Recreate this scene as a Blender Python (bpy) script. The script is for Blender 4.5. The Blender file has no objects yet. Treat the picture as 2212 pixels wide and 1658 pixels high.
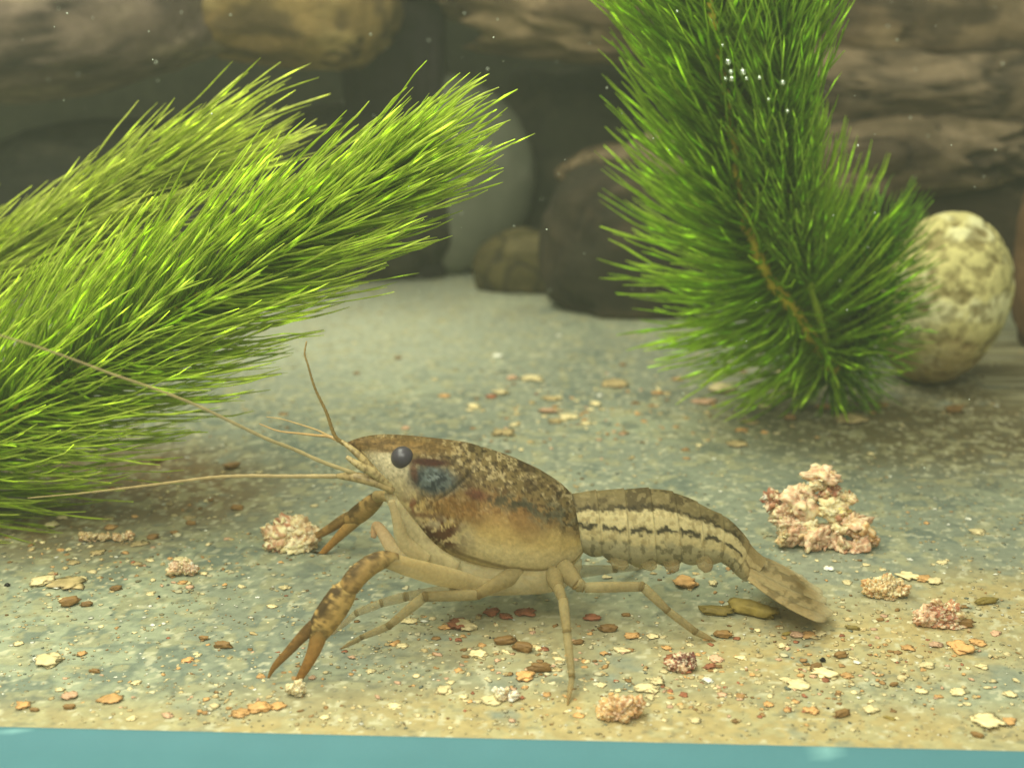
import bpy, bmesh, math, random
import numpy as np
from mathutils import Vector

# ------------------------------------------------------------------ camera, world, lamp, exposure
U = 0.01                                   # all shapes below are laid out in centimetres
CAM_H, PITCH, F = 4.9, math.radians(15.0), 3037.0   # cm, tilt down, focal length in pixels of a 2211 x 1658 picture
PW, PH = 2211.0, 1658.0
sc = bpy.context.scene
col = sc.collection
cam_data = bpy.data.cameras.new('camera')
cam = bpy.data.objects.new('camera', cam_data); col.objects.link(cam)
cam.location = (0, 0, CAM_H*U); cam.rotation_euler = (math.pi/2-PITCH, 0, 0)
cam_data.sensor_width = 36; cam_data.lens = 36*F/PW
cam_data.clip_start = 0.002; cam_data.clip_end = 10
cam_data.dof.use_dof = True; cam_data.dof.focus_distance = 0.116; cam_data.dof.aperture_fstop = 44
sc.camera = cam

w = bpy.data.worlds.new('World'); sc.world = w; w.use_nodes = True
w.node_tree.nodes['Background'].inputs['Color'].default_value = (0.92, 1.0, 0.84, 1)
w.node_tree.nodes['Background'].inputs['Strength'].default_value = 0.40

def lamp(name, loc, aim, sx, sy, power, color):
    l = bpy.data.lights.new(name, 'AREA'); l.shape = 'RECTANGLE'
    l.size = sx*U; l.size_y = sy*U; l.energy = power; l.color = color
    o = bpy.data.objects.new(name, l); col.objects.link(o)
    o.location = Vector(loc)*U
    o.rotation_euler = (Vector(aim)-Vector(loc)).to_track_quat('-Z', 'Y').to_euler()
    return o
lamp('aquarium_lamp', (-7, 14.5, 22), (0, 14.5, 0), 22, 10, 0.56, (0.98, 1.0, 0.80))
lamp('front_fill', (-4, -2, 17), (0, 12, 0), 20, 10, 0.46, (0.98, 1.0, 0.84))  # unseen soft lamp added in front, lights the foreground more than the back

vs = sc.view_settings
vs.view_transform = 'Standard'; vs.look = 'None'; vs.exposure = 0.12; vs.gamma = 1.0; vs.use_curve_mapping = False
sc.cycles.use_denoising = True
sc.cycles.max_bounces = 8; sc.cycles.volume_bounces = 1; sc.cycles.transparent_max_bounces = 16

rng = np.random.default_rng(7)
random.seed(7)

# ------------------------------------------------------------------ helpers
CP, SP = math.cos(PITCH), math.sin(PITCH)
def ray(px, py):
    u = (px-PW/2)/F; v = -(py-PH/2)/F
    return np.array([u, CP+v*SP, -SP+v*CP])
def gp(px, py, z=0.0):
    d = ray(px, py); t = (z-CAM_H)/d[2]
    return np.array([0, 0, CAM_H])+d*t
def at(px, py, Y):
    d = ray(px, py); t = Y/d[1]
    return np.array([0, 0, CAM_H])+d*t
def proj(P):
    P = np.asarray(P, float); x = P[..., 0]; y = P[..., 1]; z = P[..., 2]-CAM_H
    dep = y*CP-z*SP; up = y*SP+z*CP
    return PW/2+F*x/dep, PH/2-F*up/dep, dep

def lin(c):
    c = np.asarray(c, float)/255.0
    return np.where(c <= 0.04045, c/12.92, ((c+0.055)/1.055)**2.4)

def _hash(ix, iy, iz, seed):
    h = (ix*374761393+iy*668265263+iz*2147483647+seed*1274126177) & 0xFFFFFFFF
    h = ((h ^ (h >> 13))*1274126177) & 0xFFFFFFFF
    h = (h ^ (h >> 16)) & 0xFFFFFFFF
    return h/4294967295.0
def vnoise(P, seed=0):
    P = np.asarray(P, float); i = np.floor(P).astype(np.int64); f = P-i; f = f*f*f*(f*(f*6-15)+10)
    r = 0
    for dx in (0, 1):
        for dy in (0, 1):
            for dz in (0, 1):
                wgt = (f[..., 0] if dx else 1-f[..., 0])*(f[..., 1] if dy else 1-f[..., 1])*(f[..., 2] if dz else 1-f[..., 2])
                r = r+wgt*_hash(i[..., 0]+dx, i[..., 1]+dy, i[..., 2]+dz, seed)
    return r
def fbm(P, freq=1.0, octv=4, seed=0, gain=0.5):
    P = np.asarray(P, float)*freq; s = 0; a = 1; n = 0
    for k in range(octv):
        s = s+a*vnoise(P*(2.03**k)+k*17.3, seed+k); n += a; a *= gain
    return s/n                                           # 0..1, mean .5
def n2(px, py, scale, seed=0, octv=3):
    P = np.stack([np.asarray(px)/scale, np.asarray(py)/scale, np.zeros_like(np.asarray(px, float))+seed*3.7], -1)
    return fbm(P, 1.0, octv, seed)
def sstep(a, b, x):
    t = np.clip((x-a)/(b-a), 0, 1); return t*t*(3-2*t)
def mixc(c, col2, m):
    return c*(1-m[..., None])+np.asarray(col2)*m[..., None]
def ell(px, py, cx, cy, rx, ry, rot=0, soft=0.5):
    a = math.radians(rot); dx = px-cx; dy = py-cy
    u = (dx*math.cos(a)+dy*math.sin(a))/rx; v = (-dx*math.sin(a)+dy*math.cos(a))/ry
    return 1-sstep(1-soft, 1+soft, np.sqrt(u*u+v*v))

class MB:                                   # collects verts, faces and vertex colours of one mesh
    def __init__(s): s.v = []; s.f = []; s.c = []; s.n = 0
    def add(s, V, Fc, C=None):
        V = np.asarray(V, float).reshape(-1, 3)
        if C is None: C = np.ones((len(V), 4))
        C = np.asarray(C, float)
        if C.ndim == 1: C = np.tile(C, (len(V), 1))
        if C.shape[1] == 3: C = np.concatenate([C, np.ones((len(C), 1))], 1)
        s.v.append(V); s.c.append(C)
        s.f.extend([tuple(int(i)+s.n for i in f) for f in Fc]); s.n += len(V)
    def build(s, name, mat, parent=None, smooth=True):
        V = np.concatenate(s.v); C = np.concatenate(s.c)
        return mesh_obj(name, V, s.f, mat, parent, C, smooth)

def mesh_obj(name, V, Fc, mat, parent=None, C=None, smooth=True, origin=None):
    off = np.zeros(3)
    if parent is not None: off = np.array(parent['_o'])
    elif origin is not None: off = np.asarray(origin, float)
    me = bpy.data.meshes.new(name)
    me.from_pydata(((np.asarray(V)-off)*U).tolist(), [], Fc)
    if C is not None:
        a = me.attributes.new('Col', 'FLOAT_COLOR', 'POINT'); a.data.foreach_set('color', np.asarray(C, np.float32).ravel())
    if smooth: me.polygons.foreach_set('use_smooth', [True]*len(me.polygons))
    me.update(); me.materials.append(mat)
    o = bpy.data.objects.new(name, me); col.objects.link(o)
    if parent is not None: o.parent = parent
    else: o.location = Vector(off)*U
    return o
def tag(o, label=None, cat=None, group=None, kind=None):
    if label: o['label'] = label
    if cat: o['category'] = cat
    if group: o['group'] = group
    if kind: o['kind'] = kind
    return o
def thing(name, loc, label, cat, group=None):
    o = bpy.data.objects.new(name, None); col.objects.link(o); o.location = Vector(loc)*U
    o.empty_display_size = 0.005; o['_o'] = [float(x) for x in loc]
    return tag(o, label, cat, group)

def grid_faces(nu, nv, closed_v=False, base=0):
    f = []
    for i in range(nu-1):
        for j in range(nv if closed_v else nv-1):
            j2 = (j+1) % nv
            f.append((base+i*nv+j, base+i*nv+j2, base+(i+1)*nv+j2, base+(i+1)*nv+j))
    return f
def resample(P, n, smooth=True):
    """Catmull-Rom through the rows of P (any number of columns), n samples."""
    P = np.asarray(P, float); m = len(P)
    t = np.concatenate([[0], np.cumsum(np.linalg.norm(np.diff(P[:, :3], axis=0), axis=1)+1e-6)])
    s = np.linspace(0, t[-1], n); out = np.zeros((n, P.shape[1]))
    if m < 3 or not smooth:
        for k in range(P.shape[1]): out[:, k] = np.interp(s, t, P[:, k])
        return out
    tan = np.zeros_like(P)
    tan[1:-1] = (P[2:]-P[:-2])/(t[2:]-t[:-2])[:, None]
    tan[0] = (P[1]-P[0])/(t[1]-t[0]); tan[-1] = (P[-1]-P[-2])/(t[-1]-t[-2])
    idx = np.clip(np.searchsorted(t, s, 'right')-1, 0, m-2)
    h = (t[idx+1]-t[idx]); x = ((s-t[idx])/h)[:, None]; h = h[:, None]
    return ((2*x**3-3*x**2+1)*P[idx]+(x**3-2*x**2+x)*h*tan[idx]+(-2*x**3+3*x**2)*P[idx+1]+(x**3-x**2)*h*tan[idx+1])
def tube(P, R, sides=12, flat=1.0, cap=True):
    """P (n,3), R (n,) -> verts, faces. flat squeezes along the camera-side axis."""
    P = np.asarray(P, float); n = len(P)
    T = np.gradient(P, axis=0); T /= np.linalg.norm(T, axis=1)[:, None]+1e-9
    ref = np.array([0, 1.0, 0]); A = np.cross(T, ref); bad = np.linalg.norm(A, axis=1) < 0.15
    A[bad] = np.cross(T[bad], [1.0, 0, 0]); A /= np.linalg.norm(A, axis=1)[:, None]; B = np.cross(T, A)
    th = np.linspace(0, 2*np.pi, sides, endpoint=False)
    V = P[:, None]+R[:, None, None]*(np.cos(th)[None, :, None]*A[:, None]+flat*np.sin(th)[None, :, None]*B[:, None])
    f = grid_faces(n, sides, True)
    V = V.reshape(-1, 3)
    if cap:
        k = len(V); V = np.concatenate([V, P[:1], P[-1:]])
        f += [(k, (j+1) % sides, j) for j in range(sides)]
        b = (n-1)*sides
        f += [(k+1, b+j, b+(j+1) % sides) for j in range(sides)]
    return V, f

# ------------------------------------------------------------------ materials
def new_mat(name):
    m = bpy.data.materials.new(name); m.use_nodes = True
    nt = m.node_tree; nt.nodes.clear()
    out = nt.nodes.new('ShaderNodeOutputMaterial'); return m, nt, out
def N(nt, typ, **kw):
    n = nt.nodes.new(typ)
    for k, v in kw.items():
        if k.startswith('_'): setattr(n, k[1:], v)
        else: n.inputs[k.replace('__', ' ')].default_value = v
    return n
def coord(nt, scale=100.0):
    tc = N(nt, 'ShaderNodeTexCoord'); mp = N(nt, 'ShaderNodeMapping')
    mp.inputs['Scale'].default_value = (scale,)*3 if not isinstance(scale, tuple) else scale
    nt.links.new(tc.outputs['Object'], mp.inputs['Vector']); return mp.outputs['Vector']
def vc_mat(name, rough=0.6, noise=0.25, nscale=18.0, bump=0.0, bscale=30.0, spec=0.3, sss=0.0, trans=0.0, alpha=False, bdist=0.0003):
    """vertex-colour pigment, varied by a fine noise; optional bump, subsurface, translucency and see-through."""
    m, nt, out = new_mat(name); L = nt.links.new
    at_ = N(nt, 'ShaderNodeAttribute', _attribute_name='Col')
    v = coord(nt)
    nz = N(nt, 'ShaderNodeTexNoise', Scale=nscale, Detail=4.0, Roughness=0.6); L(v, nz.inputs['Vector'])
    mr = N(nt, 'ShaderNodeMapRange'); mr.inputs[1].default_value = 0.3; mr.inputs[2].default_value = 0.7
    mr.inputs[3].default_value = 1-noise; mr.inputs[4].default_value = 1+noise
    L(nz.outputs['Fac'], mr.inputs[0])
    mx = N(nt, 'ShaderNodeMix', _data_type='RGBA', _blend_type='MULTIPLY'); mx.inputs[0].default_value = 1.0
    L(at_.outputs['Color'], mx.inputs[6]); L(mr.outputs[0], mx.inputs[7])
    b = N(nt, 'ShaderNodeBsdfPrincipled', Roughness=rough)
    b.inputs['Specular IOR Level'].default_value = spec
    L(mx.outputs[2], b.inputs['Base Color'])
    if sss:
        b.inputs['Subsurface Weight'].default_value = sss; b.inputs['Subsurface Radius'].default_value = (1.0, 0.7, 0.4)
        b.inputs['Subsurface Scale'].default_value = 0.0006
    if bump:
        n3 = N(nt, 'ShaderNodeTexNoise', Scale=bscale, Detail=5.0, Roughness=0.6); L(v, n3.inputs['Vector'])
        bp = N(nt, 'ShaderNodeBump', Strength=bump, Distance=bdist); L(n3.outputs['Fac'], bp.inputs['Height'])
        L(bp.outputs['Normal'], b.inputs['Normal'])
    s = b.outputs[0]
    if trans:
        t = N(nt, 'ShaderNodeBsdfTranslucent'); L(mx.outputs[2], t.inputs['Color'])
        ms = N(nt, 'ShaderNodeMixShader'); ms.inputs[0].default_value = trans
        L(s, ms.inputs[1]); L(t.outputs[0], ms.inputs[2]); s = ms.outputs[0]
    if alpha:
        t = N(nt, 'ShaderNodeBsdfTransparent'); ms = N(nt, 'ShaderNodeMixShader')
        L(at_.outputs['Alpha'], ms.inputs[0]); L(t.outputs[0], ms.inputs[1]); L(s, ms.inputs[2]); s = ms.outputs[0]
    L(s, out.inputs['Surface']); return m

M_floor = vc_mat('tank_floor_film', rough=0.45, noise=0.16, nscale=9.0, bump=0.25, bscale=14, spec=0.25)
M_rock = vc_mat('weathered_stone', rough=0.85, noise=0.28, nscale=3.0, bump=0.5, bscale=6, spec=0.2, bdist=0.001)
M_pebble = vc_mat('pitted_pebble', rough=0.8, noise=0.12, nscale=14.0, bump=0.3, bscale=10, spec=0.2, bdist=0.0006)
M_smooth = vc_mat('smooth_stone', rough=0.55, noise=0.12, nscale=1.5, bump=0.1, bscale=8, spec=0.25)
M_plant = vc_mat('plant_filament', rough=0.25, noise=0.22, nscale=10.0, spec=0.4, trans=0.62)
M_stem = vc_mat('plant_stem', rough=0.4, noise=0.15, nscale=10.0, spec=0.4, trans=0.2)
M_food = vc_mat('soaked_food', rough=0.6, noise=0.22, nscale=14.0, bump=0.4, bscale=22, spec=0.35, sss=0.25)
M_flake = vc_mat('food_flake', rough=0.6, noise=0.2, nscale=14.0, bump=0.3, bscale=20, spec=0.3)
M_sed = vc_mat('sediment', rough=0.7, noise=0.1, nscale=14.0, alpha=True)
M_cray = vc_mat('crayfish_shell', rough=0.6, noise=0.15, nscale=30.0, bump=0.2, bscale=30, spec=0.12, sss=0.35, trans=0.22, alpha=True, bdist=0.0002)
M_feeler = vc_mat('crayfish_feeler', rough=0.45, noise=0.2, nscale=12.0, spec=0.3, alpha=True)
M_trim = vc_mat('turquoise_trim', rough=0.6, noise=0.05, nscale=1.2, bump=0.05, bscale=25, spec=0.15)
def eye_mat():
    m, nt, out = new_mat('crayfish_eye')
    b = N(nt, 'ShaderNodeBsdfPrincipled', Roughness=0.32); b.inputs['Specular IOR Level'].default_value = 0.45
    lw = N(nt, 'ShaderNodeTexNoise', Scale=1.0, Detail=1.0); nt.links.new(coord(nt, 60.0), lw.inputs['Vector'])
    cr = N(nt, 'ShaderNodeValToRGB'); cr.color_ramp.elements[0].color = (*lin((44, 38, 40)), 1); cr.color_ramp.elements[1].color = (*lin((76, 70, 76)), 1)
    nt.links.new(lw.outputs['Fac'], cr.inputs[0]); nt.links.new(cr.outputs[0], b.inputs['Base Color'])
    nt.links.new(b.outputs[0], out.inputs['Surface']); return m
M_eye = eye_mat()
def bubble_mat():
    m, nt, out = new_mat('air_bubble')
    g = N(nt, 'ShaderNodeBsdfGlossy', Roughness=0.12, Color=(0.95, 1.0, 0.85, 1)); t = N(nt, 'ShaderNodeBsdfTransparent')
    ms = N(nt, 'ShaderNodeMixShader'); ms.inputs[0].default_value = 0.55
    nt.links.new(t.outputs[0], ms.inputs[1]); nt.links.new(g.outputs[0], ms.inputs[2]); nt.links.new(ms.outputs[0], out.inputs['Surface']); return m
M_bubble = bubble_mat()

# ------------------------------------------------------------------ the setting: floor sheet, turquoise front trim, back wall
EL, ER = gp(0, 1568), gp(2211, 1621)                       # the floor's front edge
ed = (ER-EL)/np.linalg.norm(ER-EL); en = np.array([-ed[1], ed[0], 0])     # along, and away from the camera
def build_floor():
    # far more samples where the picture looks closely; the sheet goes on past the frame on both sides
    s = np.concatenate([np.linspace(-32, -5.2, 50, endpoint=False), np.linspace(-5.2, 6.0, 640), np.linspace(6.0, 32, 50)[1:]])
    tt = np.linspace(0, 1, 420); t = 0.0+19.5*(0.25*tt+0.75*tt**2.2)
    mid = (EL+ER)/2
    P = mid[None, None]+s[None, :, None]*ed+t[:, None, None]*en
    px, py, dep = proj(P)
    X = P[..., 0]; Y = P[..., 1]
    W = np.stack([X, Y, np.zeros_like(X)], -1)
    a = fbm(W, 0.55, 4, 1); b = fbm(W, 2.2, 4, 5); c = fbm(W*np.array([1, 1.0, 1]), 7.0, 3, 9); d = fbm(W, 16.0, 2, 13)
    C = np.empty(X.shape+(3,)); C[:] = lin((130, 134, 114))
    C = mixc(C, lin((150, 154, 126)), sstep(.42, .62, a*.6+b*.4))                  # pale film
    C = mixc(C, lin((98, 107, 96)), sstep(.50, .60, b*.65+c*.35)*.75)                # bare blue-grey glass showing between
    # tan deposit along the front and to the right, brown deposit below the left plant
    dep_m = np.maximum.reduce([ell(px, py, 1500, 1570, 900, 75, 2, .7), ell(px, py, 1850, 1400, 480, 95, -4, .8)*.95, ell(px, py, 2150, 1310, 200, 70, 5, .8),
                               ell(px, py, 250, 1560, 420, 45, 0, .8)*.7, ell(px, py, 1150, 1385, 260, 80, 0, .8)*.55, ell(px, py, 600, 1600, 300, 60, 0, .8)])
    C = mixc(C, lin((170, 152, 104)), np.clip(dep_m*1.15*sstep(.28, .56, b*.5+c*.5+dep_m*.12), 0, 1))
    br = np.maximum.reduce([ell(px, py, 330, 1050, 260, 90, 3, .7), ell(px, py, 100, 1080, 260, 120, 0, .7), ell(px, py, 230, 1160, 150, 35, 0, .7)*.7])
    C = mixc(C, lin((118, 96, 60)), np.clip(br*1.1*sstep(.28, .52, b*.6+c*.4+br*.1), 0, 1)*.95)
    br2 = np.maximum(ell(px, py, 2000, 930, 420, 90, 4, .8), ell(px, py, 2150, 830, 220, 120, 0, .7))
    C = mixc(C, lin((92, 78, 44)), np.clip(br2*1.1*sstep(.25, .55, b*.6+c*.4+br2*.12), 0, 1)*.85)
    br3 = np.maximum(ell(px, py, 1010, 665, 120, 26, 0, .7), ell(px, py, 880, 690, 40, 25, 0, .8))
    C = mixc(C, lin((104, 88, 62)), br3*sstep(.4, .6, b)*.75)
    pale = ell(px, py, 760, 690, 330, 130, 0, .8)
    C = mixc(C, lin((176, 178, 152)), pale*.85)  # bright milky veil over the middle floor, painted into its colour
    # crusty mottle and fine light specks
    C = mixc(C, lin((166, 160, 120)), sstep(.57, .66, c)*.55)
    C = mixc(C, lin((196, 190, 156)), sstep(.70, .76, d)*.6)
    C = mixc(C, lin((84, 92, 84)), sstep(.30, .22, d)*.35)
    Z = (0.012*(b-.5)+0.008*(c-.5))*sstep(0, .25, t)[:, None]; P = P.copy(); P[..., 2] += Z
    V = P.reshape(-1, 3)
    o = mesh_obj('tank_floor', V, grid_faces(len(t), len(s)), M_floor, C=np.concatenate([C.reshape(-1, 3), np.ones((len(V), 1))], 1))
    tag(o, kind='structure'); return o
build_floor()

def build_trim():
    mb = MB(); mid = (EL+ER)/2
    prof = [(-0.001, -0.30), (-0.001, -0.004), (-0.006, 0.002), (-0.02, 0.004), (-0.05, -0.002), (-0.09, -0.016), (-0.15, -0.036), (-0.25, -0.05), (-0.6, -0.056), (-2.5, -0.06), (-2.55, -0.08), (-2.55, -0.40), (-0.001, -0.40)]
    s = np.linspace(-32, 32, 420); V = []
    for (o, z) in prof: V.append(mid[None]+s[:, None]*ed+o*en+np.array([0, 0, z]))
    V = np.array(V); px, py, _ = proj(V)
    c = np.empty(V.shape); c[:] = lin((76, 120, 126))
    sp = vnoise(V*np.array([14, 9, 9]), 3); c = mixc(c, lin((150, 196, 190)), sstep(.9, .97, sp)*.5)
    mb.add(V.reshape(-1, 3), [tuple(reversed(f)) for f in grid_faces(len(prof), len(s))], c.reshape(-1, 3))
    o = mb.build('front_trim', M_trim); tag(o, 'turquoise strip along the front edge of the tank floor', 'trim')
build_trim()

bw = MB()
Vw = np.array([[-33, 29.2, -0.3], [33, 29.2, -0.3], [33, 29.2, 9], [-33, 29.2, 9], [-33, 29.6, -0.3], [33, 29.6, -0.3], [33, 29.6, 9], [-33, 29.6, 9]])
bw.add(Vw, [(0, 1, 2, 3), (5, 4, 7, 6), (4, 0, 3, 7), (1, 5, 6, 2), (3, 2, 6, 7), (4, 5, 1, 0)], np.tile(lin((46, 46, 32)), (8, 1)))
tag(bw.build('back_wall', M_rock, smooth=False), kind='structure')

# ------------------------------------------------------------------ stones and driftwood
_ico = {}
def ico(sub):
    if sub not in _ico:
        bm = bmesh.new(); bmesh.ops.create_icosphere(bm, subdivisions=sub, radius=1.0)
        _ico[sub] = (np.array([v.co[:] for v in bm.verts]), [tuple(v.index for v in f.verts) for f in bm.faces]); bm.free()
    return _ico[sub]
def stone(name, c, r, seed, cols, label, cat='rock', amp=0.18, freq=0.8, strata=0.0, rotz=0.0, tilt=0.0, sub=5, mat=None, pw=2.4, cfreq=1.0, group=None):
    V, f = ico(sub); V = V.copy()
    q = np.sign(V)*np.abs(V)**(2/pw)                        # boxier than a ball
    S = V*r
    d = fbm(S, freq, 5, seed)-.5
    d = d+.35*(.5-np.abs(fbm(S, freq*1.7, 3, seed+2)-.5)*4)*.5
    if strata:
        st = fbm(np.stack([S[:, 0]*.18, S[:, 1]*.5, S[:, 2]*1.5+2.6*fbm(S, .45, 3, seed+3)], -1), 1.5, 3, seed+7)-.5
        d = d+strata*st
    P = q*np.asarray(r)*(1+amp*2*d[:, None])
    ca, sa = math.cos(tilt), math.sin(tilt); P = np.stack([P[:, 0]*ca-P[:, 2]*sa, P[:, 1], P[:, 0]*sa+P[:, 2]*ca], -1)
    ca, sa = math.cos(rotz), math.sin(rotz); P = np.stack([P[:, 0]*ca-P[:, 1]*sa, P[:, 0]*sa+P[:, 1]*ca, P[:, 2]], -1)
    Sw = S+(np.stack([fbm(S, .5, 2, seed+21), fbm(S, .5, 2, seed+22), fbm(S, .5, 2, seed+23)], -1)-.5)*(2.4 if strata else .6)
    m = fbm(Sw*np.array([.45, 1, 1.7 if strata else 1.0]), .9*cfreq, 4, seed+11); m2 = fbm(Sw*np.array([.5, 1, 2.0 if strata else 1.0]), 2.2*cfreq, 4, seed+17)
    cols = [tuple(x*.80 for x in c_) for c_ in cols]
    C = np.empty(P.shape); C[:] = lin(cols[0])
    C = mixc(C, lin(cols[1]), sstep(.45, .62, m)); C = mixc(C, lin(cols[2]), sstep(.54, .66, m2)*.8)
    if len(cols) > 3: C = mixc(C, lin(cols[3]), sstep(.42, .34, m2)*.7)
    if mat is None:
        ck = sstep(.030, .004, np.abs(fbm(Sw, .75, 4, seed+31)-.5)); C = mixc(C, lin((30, 26, 20)), ck*.75)
        P = P*(1-.05*ck)[:, None]
    P = P+np.asarray(c)
    P[:, 2] = np.maximum(P[:, 2], 0.003+0.02*(d+.5))
    o = mesh_obj(name, P, f, mat or M_rock, C=np.concatenate([C, np.ones((len(C), 1))], 1), origin=(c[0], c[1], 0))
    tag(o, label, cat, group); return o

G1, G2, G3, GD = (112, 98, 78), (132, 116, 92), (160, 142, 112), (60, 54, 42)
# left background: dark footing stones, a grey-brown slab across them, a sandy stone on top
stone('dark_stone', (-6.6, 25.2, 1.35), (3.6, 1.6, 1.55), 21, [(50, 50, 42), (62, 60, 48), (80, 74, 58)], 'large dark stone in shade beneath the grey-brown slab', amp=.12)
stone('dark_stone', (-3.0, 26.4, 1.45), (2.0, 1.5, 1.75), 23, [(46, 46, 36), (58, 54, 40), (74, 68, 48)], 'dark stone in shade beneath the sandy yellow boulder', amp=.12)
stone('grey_brown_slab', at(90, 75, 24.0), (3.4, 1.9, 1.05), 31, [(108, 92, 78), (124, 106, 88), (150, 132, 106), (62, 52, 44)], 'big grey-brown stone slab above the yellow-green feathery sprig', amp=.16, freq=.6, tilt=.13)
stone('sandy_boulder', at(600, -5, 24.6), (1.95, 1.7, 1.15), 35, [(138, 112, 66), (164, 136, 82), (190, 164, 108), (82, 68, 44)], 'sandy yellow boulder resting beside the grey-brown slab', amp=.2, freq=.7, tilt=-.12)
stone('pillar_stone', at(850, 0, 26.5)+np.array([0, 0, -2.1]), (.95, .8, 4.0), 38, [(50, 44, 44), (58, 50, 52), (72, 62, 60)], 'dark purplish upright stone beside the sandy boulder', amp=.08, pw=4)
# middle: smooth round grey stone standing on the floor, olive stone beside it, a black-brown one
stone('round_stone', (at(945, 385, 26.4)[0], 26.4, 1.86), (1.85, .8, 1.86), 41, [(118, 120, 98), (128, 130, 108), (140, 140, 118)], 'smooth round grey-green stone behind the tip of the bright plume', amp=.035, freq=.7, mat=M_smooth, pw=2.0)
stone('olive_stone', (at(1140, 570, 25.0)[0], 25.0, .35), (.95, .7, .75), 44, [(92, 82, 46), (108, 96, 56), (120, 108, 70)], 'low olive-brown stone at the foot of the round grey stone', amp=.16)
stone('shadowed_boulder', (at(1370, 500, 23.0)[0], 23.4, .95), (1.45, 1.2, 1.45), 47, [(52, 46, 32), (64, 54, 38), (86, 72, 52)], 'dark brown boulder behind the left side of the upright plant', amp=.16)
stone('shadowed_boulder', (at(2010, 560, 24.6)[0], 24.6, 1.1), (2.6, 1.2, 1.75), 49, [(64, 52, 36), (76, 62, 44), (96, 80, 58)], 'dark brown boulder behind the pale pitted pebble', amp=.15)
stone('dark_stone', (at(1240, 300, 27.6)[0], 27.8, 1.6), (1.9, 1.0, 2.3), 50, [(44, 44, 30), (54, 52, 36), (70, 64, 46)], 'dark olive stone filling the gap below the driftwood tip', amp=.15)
# layered driftwood lying across the stones at the right
W1 = [(112, 92, 66), (136, 114, 82), (158, 134, 98), (66, 54, 40)]
stone('driftwood_log', at(1630, 40, 25.6), (6.0, 1.5, 1.15), 53, W1, 'long tan driftwood log lying topmost across the stones', 'driftwood', amp=.20, freq=.5, strata=1.0, tilt=-.10, pw=2.2, sub=6, cfreq=.7)
stone('driftwood_log', at(1960, 215, 24.6), (4.3, 1.3, .85), 57, [(104, 88, 66), (126, 106, 78), (150, 128, 98), (60, 50, 38)], 'brown layered driftwood piece under the long tan log', 'driftwood', amp=.24, freq=.6, strata=1.2, tilt=-.05, pw=2.2, sub=6, cfreq=.8)
stone('driftwood_log', at(1760, 345, 23.8), (3.6, 1.1, .72), 59, [(118, 100, 74), (136, 116, 86), (156, 134, 104), (70, 56, 42)], 'short pale brown driftwood piece resting on the dark boulders', 'driftwood', amp=.22, freq=.6, strata=1.1, tilt=.05, pw=2.2, sub=6, cfreq=.8)
stone('driftwood_branch', at(1290, 350, 25.2), (.9, .6, .28), 61, [(116, 96, 68), (132, 110, 78), (150, 128, 94)], 'thin driftwood branch poking out in front of the dark olive stone', 'driftwood', amp=.22, freq=1.2, strata=.8, tilt=.30, pw=2.0)
stone('brown_stone', (at(2240, 560, 20.5)[0]+.25, 20.5, 1.3), (.55, .6, 1.5), 63, [(104, 76, 48), (118, 88, 56), (132, 100, 66)], 'brown stone beside the pale pitted pebble', amp=.1)

def pitted_pebble():
    c = np.array([at(2035, 625, 18.4)[0], 18.4, 1.18]); V, f = ico(6); r = np.array([.86, .95, 1.17])
    ca, sa = math.cos(-.25), math.sin(-.25); S = V*r; S = np.stack([S[:, 0]*ca-S[:, 2]*sa, S[:, 1], S[:, 0]*sa+S[:, 2]*ca], -1)
    pit = sstep(.53, .62, fbm(S*np.array([1, 1, 1.5]), 4.2, 3, 71))*sstep(.36, .5, fbm(S, 1.1, 2, 73)); pit2 = sstep(.55, .64, fbm(S, 8.5, 3, 75))
    P = S*(1+.10*(fbm(S, 1.0, 3, 70)-.5)-.022*pit-.014*pit2)[:, None]+c
    C = np.empty(P.shape); C[:] = lin((206, 194, 128)); C = mixc(C, lin((222, 214, 160)), sstep(.5, .65, fbm(S, 3, 3, 77)))
    C = mixc(C, lin((126, 112, 66)), np.clip(pit*.75+pit2*.6, 0, 1))
    C = mixc(C, lin((138, 112, 70)), sstep(-.1, -1.0, S[:, 2]+.5*(fbm(S, 2, 3, 79)-.5))*.75)  # lower part browned: shadow and debris at its foot, painted in
    P[:, 2] = np.maximum(P[:, 2], .003)
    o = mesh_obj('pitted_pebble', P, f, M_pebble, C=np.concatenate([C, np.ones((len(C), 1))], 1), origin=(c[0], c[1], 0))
    tag(o, 'pale cream egg-shaped pebble with pitted surface beside the upright plant', 'pebble')
pitted_pebble()

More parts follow.
